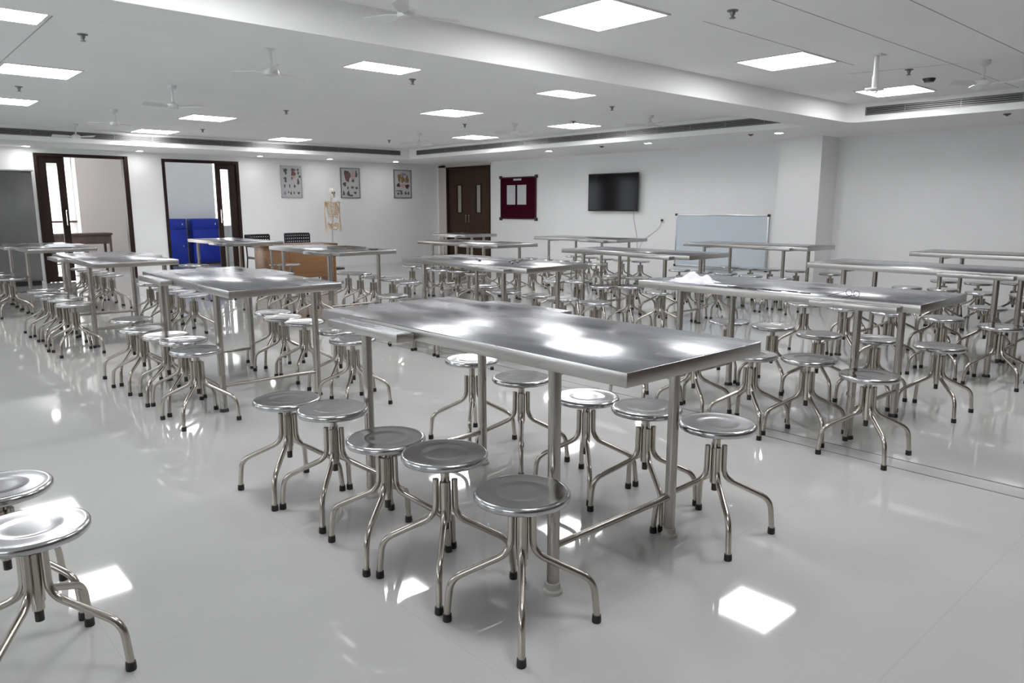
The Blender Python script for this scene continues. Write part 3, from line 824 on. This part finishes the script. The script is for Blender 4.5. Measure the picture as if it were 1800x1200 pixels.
# ================================================================== ON THE BACK WALL
def poster(x0, x1, z0, z1, prints, label, frm='ventframe'):
    e = tag(empty('anatomy_poster'), label, 'poster', 'framed anatomy posters')
    b = MB(); b.box((x0, YA-.012, z0), (x1, YA-.002, z1), 'postersheet'); b.build('sheet', e)
    b = MB(); w = .018
    for (a0, a1, c0, c1) in ((x0, x1, z1-w, z1), (x0, x1, z0, z0+w), (x0, x0+w, z0, z1), (x1-w, x1, z0, z1)): b.box((a0, YA-.022, c0), (a1, YA-.002, c1), frm)
    b.build('frame', e)
    b = MB(); W_, H_ = x1-x0, z1-z0
    for n, (u, v, ru, rv, m) in enumerate(prints):
        cx, cz = x0+u*W_, z0+v*H_; k = 10
        ring = []
        for t in range(k):
            a = 2*math.pi*t/k; rr = 1+.22*math.sin(3*a+n)+.12*math.cos(5*a+2*n)
            ring.append((cx+ru*W_*rr*math.cos(a), cz+rv*H_*rr*math.sin(a)))
        yf = YA-.0135-.00015*n
        vs = [(a, yf, c) for a, c in ring]+[(a, YA-.012, c) for a, c in ring]
        fs = [tuple(range(k)), tuple(reversed(range(k, 2*k)))]+[(t, (t+1) % k, k+(t+1) % k, k+t) for t in range(k)]
        b.add(vs, fs, m)
    b.build('printed_figures', e)
P1 = [(.22, .84, .09, .07, 'ink'), (.24, .76, .05, .05, 'ink'), (.60, .87, .12, .04, 'ink'), (.60, .76, .11, .10, 'inkred'), (.60, .64, .10, .05, 'inkpink'), (.52, .60, .03, .05, 'ink'),
      (.82, .87, .05, .04, 'ink'), (.84, .77, .04, .05, 'ink'), (.90, .66, .05, .04, 'ink'), (.82, .50, .05, .10, 'ink'), (.2, .60, .07, .04, 'ink'), (.22, .52, .05, .05, 'ink'),
      (.16, .36, .03, .06, 'ink'), (.40, .36, .03, .06, 'ink'), (.64, .36, .04, .05, 'ink'), (.16, .14, .05, .06, 'inkviolet'), (.33, .17, .03, .03, 'ink'), (.45, .14, .04, .05, 'ink'), (.60, .15, .03, .04, 'ink'), (.82, .15, .06, .04, 'ink')]
P2 = [(.36, .72, .17, .17, 'inkred'), (.30, .86, .12, .05, 'ink'), (.66, .74, .10, .16, 'inkpink'), (.82, .80, .06, .12, 'ink'), (.64, .58, .07, .05, 'ink'), (.2, .46, .09, .07, 'ink'), (.36, .34, .04, .05, 'ink'),
      (.6, .36, .08, .04, 'ink'), (.82, .34, .07, .04, 'ink'), (.14, .16, .05, .08, 'ink'), (.38, .16, .07, .08, 'ink'), (.5, .09, .14, .03, 'ink'), (.74, .18, .07, .04, 'ink')]
P3 = [(.32, .72, .10, .15, 'inkochre'), (.55, .84, .16, .06, 'inkviolet'), (.52, .66, .12, .12, 'inkochre'), (.76, .66, .10, .14, 'inkochre'), (.26, .46, .10, .07, 'inkdeep'), (.5, .44, .12, .07, 'inkpink'),
      (.76, .42, .12, .08, 'inkdeep'), (.24, .16, .07, .04, 'ink'), (.42, .18, .06, .07, 'ink'), (.66, .18, .06, .06, 'ink'), (.82, .18, .05, .06, 'ink'), (.3, .26, .2, .02, 'ink')]
poster(7.345, 7.83, 1.55, 2.24, P1, 'framed anatomy poster nearest the second doorway, one pink torso figure', 'alu')
poster(8.79, 9.29, 1.55, 2.235, P2, 'framed anatomy poster above right of the skeleton, red head figures')
poster(10.23, 10.735, 1.56, 2.235, P3, 'framed anatomy poster nearest the room corner, brown and ochre figures')

e = tag(empty('power_outlet'), 'white double socket low on the back wall right of the desk', 'socket')
b = MB(); b.box((8.50, YA-.012, .32), (8.80, YA-.001, .46), 'white', .003); b.build('face_plate', e)
for x in (8.57, 8.73):
    b = MB(); b.box((x-.03, YA-.03, .36), (x+.03, YA-.012, .42), 'black', .005); b.build('plug', e)

# grey cupboard left of the doorways
e = tag(empty('steel_cupboard', (1.25, 15.2, 0)), 'tall dark grey steel cupboard left of the left doorway', 'cupboard')
b = MB(); b.box((0, .02, .08), (1.40, .39, 1.95), 'greycab', .006); b.box((0.02, .04, 0), (1.38, .38, .08), 'black'); b.build('body', e)
for (a0, a1, hx) in ((.01, .697, .64), (.703, 1.39, .76)):
    b = MB(); b.box((a0, 0, .10), (a1, .02, 1.93), 'greycab', .004); d = b.build('door', e)
    b = MB(); b.box((hx-.012, -.02, .95), (hx+.012, 0, 1.10), 'chrome', .004); b.build('handle', d)
b = MB(); b.box((-.02, -.02, 1.95), (1.42, .40, 1.975), 'alu', .004); b.build('top_edge', e)

# skeleton bust on a stand
e = tag(empty('skeleton_model', (8.22, 15.0, 0)), 'ivory anatomical skeleton torso on a stand before the back wall', 'skeleton')
b = MB(); b.lathe([(0, 0), (.22, 0), (.22, .02), (.05, .04), (0, .04)], 'black', 20); b.build('stand_base', e)
b = MB(); b.tube([(0, .05, .03), (0, .05, 1.0)], .012, 'alu', 10); b.build('stand_pole', e)
b = MB(); b.ball((0, 0, 1.67), (.068, .085, .085), 'skull'); b.ball((0, -.035, 1.60), (.05, .05, .045), 'skull')
for s in (-1, 1): b.ball((s*.025, -.074, 1.655), (.018, .018, .016), 'ink', 10, 6)
b.ball((0, -.085, 1.62), (.010, .012, .014), 'ink', 8, 5); sk = b.build('skull', e)
b = MB(); b.tube([(-.035, -.06, 1.565), (0, -.085, 1.55), (.035, -.06, 1.565)], .011, 'skull', 8); b.build('jaw', sk)
b = MB()
for k in range(24):
    z = 1.56-k*.025; b.lathe([(0, -.009), (.019, -.009), (.016, 0), (.019, .009), (0, .009)], 'bone', 10, (0, .02+.02*math.sin(k/24*6), z))
b.build('spine', e)
b = MB()
for k in range(10):
    z = 1.45-k*.034; w = .10+.045*math.sin(math.pi*min(1, (k+1)/9)); d = .07+.03*math.sin(math.pi*(k+1)/11)
    for s in (-1, 1):
        b.tube([(s*.01, .045, z), (s*w*.7, .045, z-.005), (s*w, -.01, z-.02), (s*w*.75, -d, z-.04), (s*.02, -d-.015, z-.035 if k < 7 else z-.01)], .0075, 'bone', 6)
b.box((-.018, -.12, 1.16), (.018, -.105, 1.42), 'bone', .004); b.build('rib_cage', e)
b = MB()
for s in (-1, 1):
    b.tube([(s*.015, -.08, 1.44), (s*.10, -.05, 1.465), (s*.17, -.01, 1.46)], .009, 'bone', 8)
    b.add([(s*.06, .06, 1.44), (s*.165, .05, 1.45), (s*.09, .065, 1.29), (s*.06, .07, 1.44), (s*.165, .06, 1.45), (s*.09, .075, 1.29)], [(0, 1, 2), (3, 5, 4), (0, 3, 4, 1), (1, 4, 5, 2), (2, 5, 3, 0)], 'bone')
b.build('shoulder_girdle', e)
for s in (-1, 1):
    b = MB(); x = s*.175
    b.ball((x, 0, 1.45), (.025, .025, .025), 'bone', 10, 6)
    b.tube([(x, 0, 1.45), (x+s*.01, .01, 1.17)], .011, 'bone', 8)
    b.tube([(x+s*.01, .01, 1.16), (x+s*.015, -.01, .94)], .008, 'bone', 8); b.tube([(x-s*.008, .01, 1.16), (x-s*.003, -.01, .94)], .007, 'bone', 8)
    for q in range(5): b.tube([(x+s*(.0+.008*(q-2)), -.01, .94), (x+s*(.014*(q-2)), -.015, .80+(.03 if q in (0, 4) else 0))], .004, 'bone', 6)
    b.build('arm', e)
b = MB()
for s in (-1, 1):
    b.tube([(s*.02, .05, .93), (s*.09, .03, 1.0), (s*.13, -.01, .98), (s*.10, -.04, .90), (s*.05, -.05, .86), (0, -.055, .87)], .016, 'bone', 8)
    b.tube([(s*.03, .05, .96), (s*.08, .02, .95), (s*.10, -.02, .93)], .022, 'bone', 8)
b.ball((0, .05, .93), (.04, .02, .06), 'bone'); b.build('pelvis', e)

# brown desk and the two black chairs behind it
e = tag(empty('teacher_desk', (5.22, 11.76, 0)), 'brown wooden teacher desk before the back wall', 'desk')
dw, dd, dh = 1.30, .58, .73
b = MB(); b.box((0, 0, dh-.04), (dw, dd, dh), 'deskdark', .004); b.build('desk_top', e)
for x in (.03, dw-.055):
    b = MB(); b.box((x, .03, .03), (x+.025, dd-.03, dh-.04), 'desk', .002); b.build('side_panel', e)
b = MB(); b.box((.055, .04, .16), (dw-.055, .06, dh-.04), 'desk', .002); b.build('modesty_panel', e)
for i, x in enumerate((.30, .42)):
    b = MB(); b.box((x, .026, .20), (x+.035, .04, dh-.05), 'desk', .003); b.build('panel_batten', e)
b = MB(); b.box((dw-.50, .10, .20), (dw-.055, dd-.05, dh-.04), 'desk', .003); pd = b.build('pedestal', e)
for k in range(3):
    z = .22+k*.155; b = MB(); b.box((dw-.49, dd-.05, z), (dw-.065, dd-.03, z+.145), 'deskdark', .003); d = b.build('drawer', pd)

def chair(x, y, rz, label):
    e = tag(empty('plastic_chair', (x, y, 0), rz), label, 'chair', 'black chairs behind the desk')
    b = MB(); b.box((-.22, -.22, .43), (.22, .22, .455), 'chair', .01); b.build('seat', e)
    b = MB(); n = 9; z0, z1 = .675, .845
    # perforated curved back: horizontal bands crossed by short uprights
    def arc(t): return (-.24+.48*t, .22+.05*math.sin(math.pi*t))
    for z in (z0, z0+.058, z0+.117, z1):
        b.tube([(*arc(k/12), z) for k in range(13)], .021, 'chair', 8)
    for k in range(1, 12):
        a = arc(k/12); b.tube([(a[0], a[1], z0), (a[0], a[1], z1)], .013, 'chair', 6)
    for t in (0, 1):
        a = arc(t); b.tube([(a[0], a[1], z0), (a[0], a[1], z1)], .016, 'chair', 8)
    b.build('backrest', e)
    for sx in (-.23, .23):
        b = MB(); b.tube(fillet([(sx, .22, z0), (sx, .20, .45), (sx, .26, .012)], .05), .012, 'chair', 8)
        b.build('rear_leg', e)
        b = MB(); b.tube(fillet([(sx, .21, .47), (sx, -.18, .45), (sx, -.22, .012)], .05), .012, 'chair', 8); b.build('front_leg', e)
        b = MB(); b.tube(fillet([(sx*1.08, .20, .66), (sx*1.1, -.12, .66), (sx*1.05, -.16, .46)], .06), .016, 'chair', 8); b.build('armrest', e)
    return e
chair(5.74, 13.0, R(8), 'black plastic armchair at the left end of the desk')
chair(6.56, 13.2, R(-6), 'black perforated-back chair behind the middle of the desk')

# ================================================================== IN THE CORRIDOR
def locker(x0, x1, label, nd):
    e = tag(empty('blue_cabinet'), label, 'cabinet', 'blue steel cabinets in the corridor')
    y0, y1 = 18.2, 18.58
    b = MB(); b.box((x0, y0+.02, .04), (x1, y1, 1.08), 'blue', .005); b.box((x0+.02, y0+.04, 0), (x1-.02, y1-.02, .04), 'black'); b.build('body', e)
    w = (x1-x0)/nd
    for k in range(nd):
        for (z0, z1) in ((.07, .82), (.845, 1.06)):
            b = MB(); b.box((x0+k*w+.008, y0, z0), (x0+(k+1)*w-.008, y0+.02, z1), 'blue', .004)
            d = b.build('door' if z1 < .9 else 'drawer_front', e)
            hx = x0+k*w+w*.8
            b = MB(); b.box((hx-.012, y0-.015, (z0+z1)/2-.02), (hx+.012, y0, (z0+z1)/2+.02), 'chrome', .003); b.build('handle', d)
locker(5.68, 6.17, 'left blue steel cabinet seen through the second doorway', 1)
locker(6.31, 6.97, 'right blue steel cabinet seen through the second doorway', 1)
e = tag(empty('wooden_table', (3.22, 17.25, 0)), 'dark brown wooden table seen through the left doorway', 'table')
b = MB(); b.box((0, 0, .78), (1.12, .55, .82), 'corrwood', .004); b.build('table_top', e)
for x in (.02, 1.05):
    for y in (.03, .47):
        b = MB(); b.box((x, y, 0), (x+.05, y+.05, .78), 'corrwood', .003); b.build('leg', e)
b = MB(); b.box((.07, .04, .60), (1.05, .06, .78), 'corrwood', .002); b.build('apron', e)
b = MB(); b.box((.07, .05, .38), (1.05, .50, .40), 'corrwood', .002); b.build('lower_shelf', e)
e = tag(empty('balcony_railing'), 'dark balcony railing outside, seen through the left doorway', 'railing')
b = MB(); b.box((1.0, 18.52, 1.02), (3.98, 18.57, 1.06), 'railing', .004); b.build('handrail', e)
b = MB(); b.box((1.0, 18.53, .12), (3.98, 18.56, .15), 'railing', .003); b.build('bottom_rail', e)
x = 1.05
while x < 3.95:
    b = MB(); b.tube([(x, 18.545, .15), (x, 18.545, 1.02)], .008, 'corrwhite', 6); b.build('baluster', e); x += .11
e = tag(empty('building'), 'pale building outside beyond the balcony', 'building')
b = MB(); b.box((-6, 34, -8), (14, 40, 9), 'facade'); b.build('wall', e)
for ix in range(6):
    for iz in range(3):
        x = .5+ix*2.2; z = -1.0+iz*3.0
        b = MB(); b.box((x, 33.93, z), (x+1.1, 33.99, z+1.4), 'facadewin'); w_ = b.build('window', e)
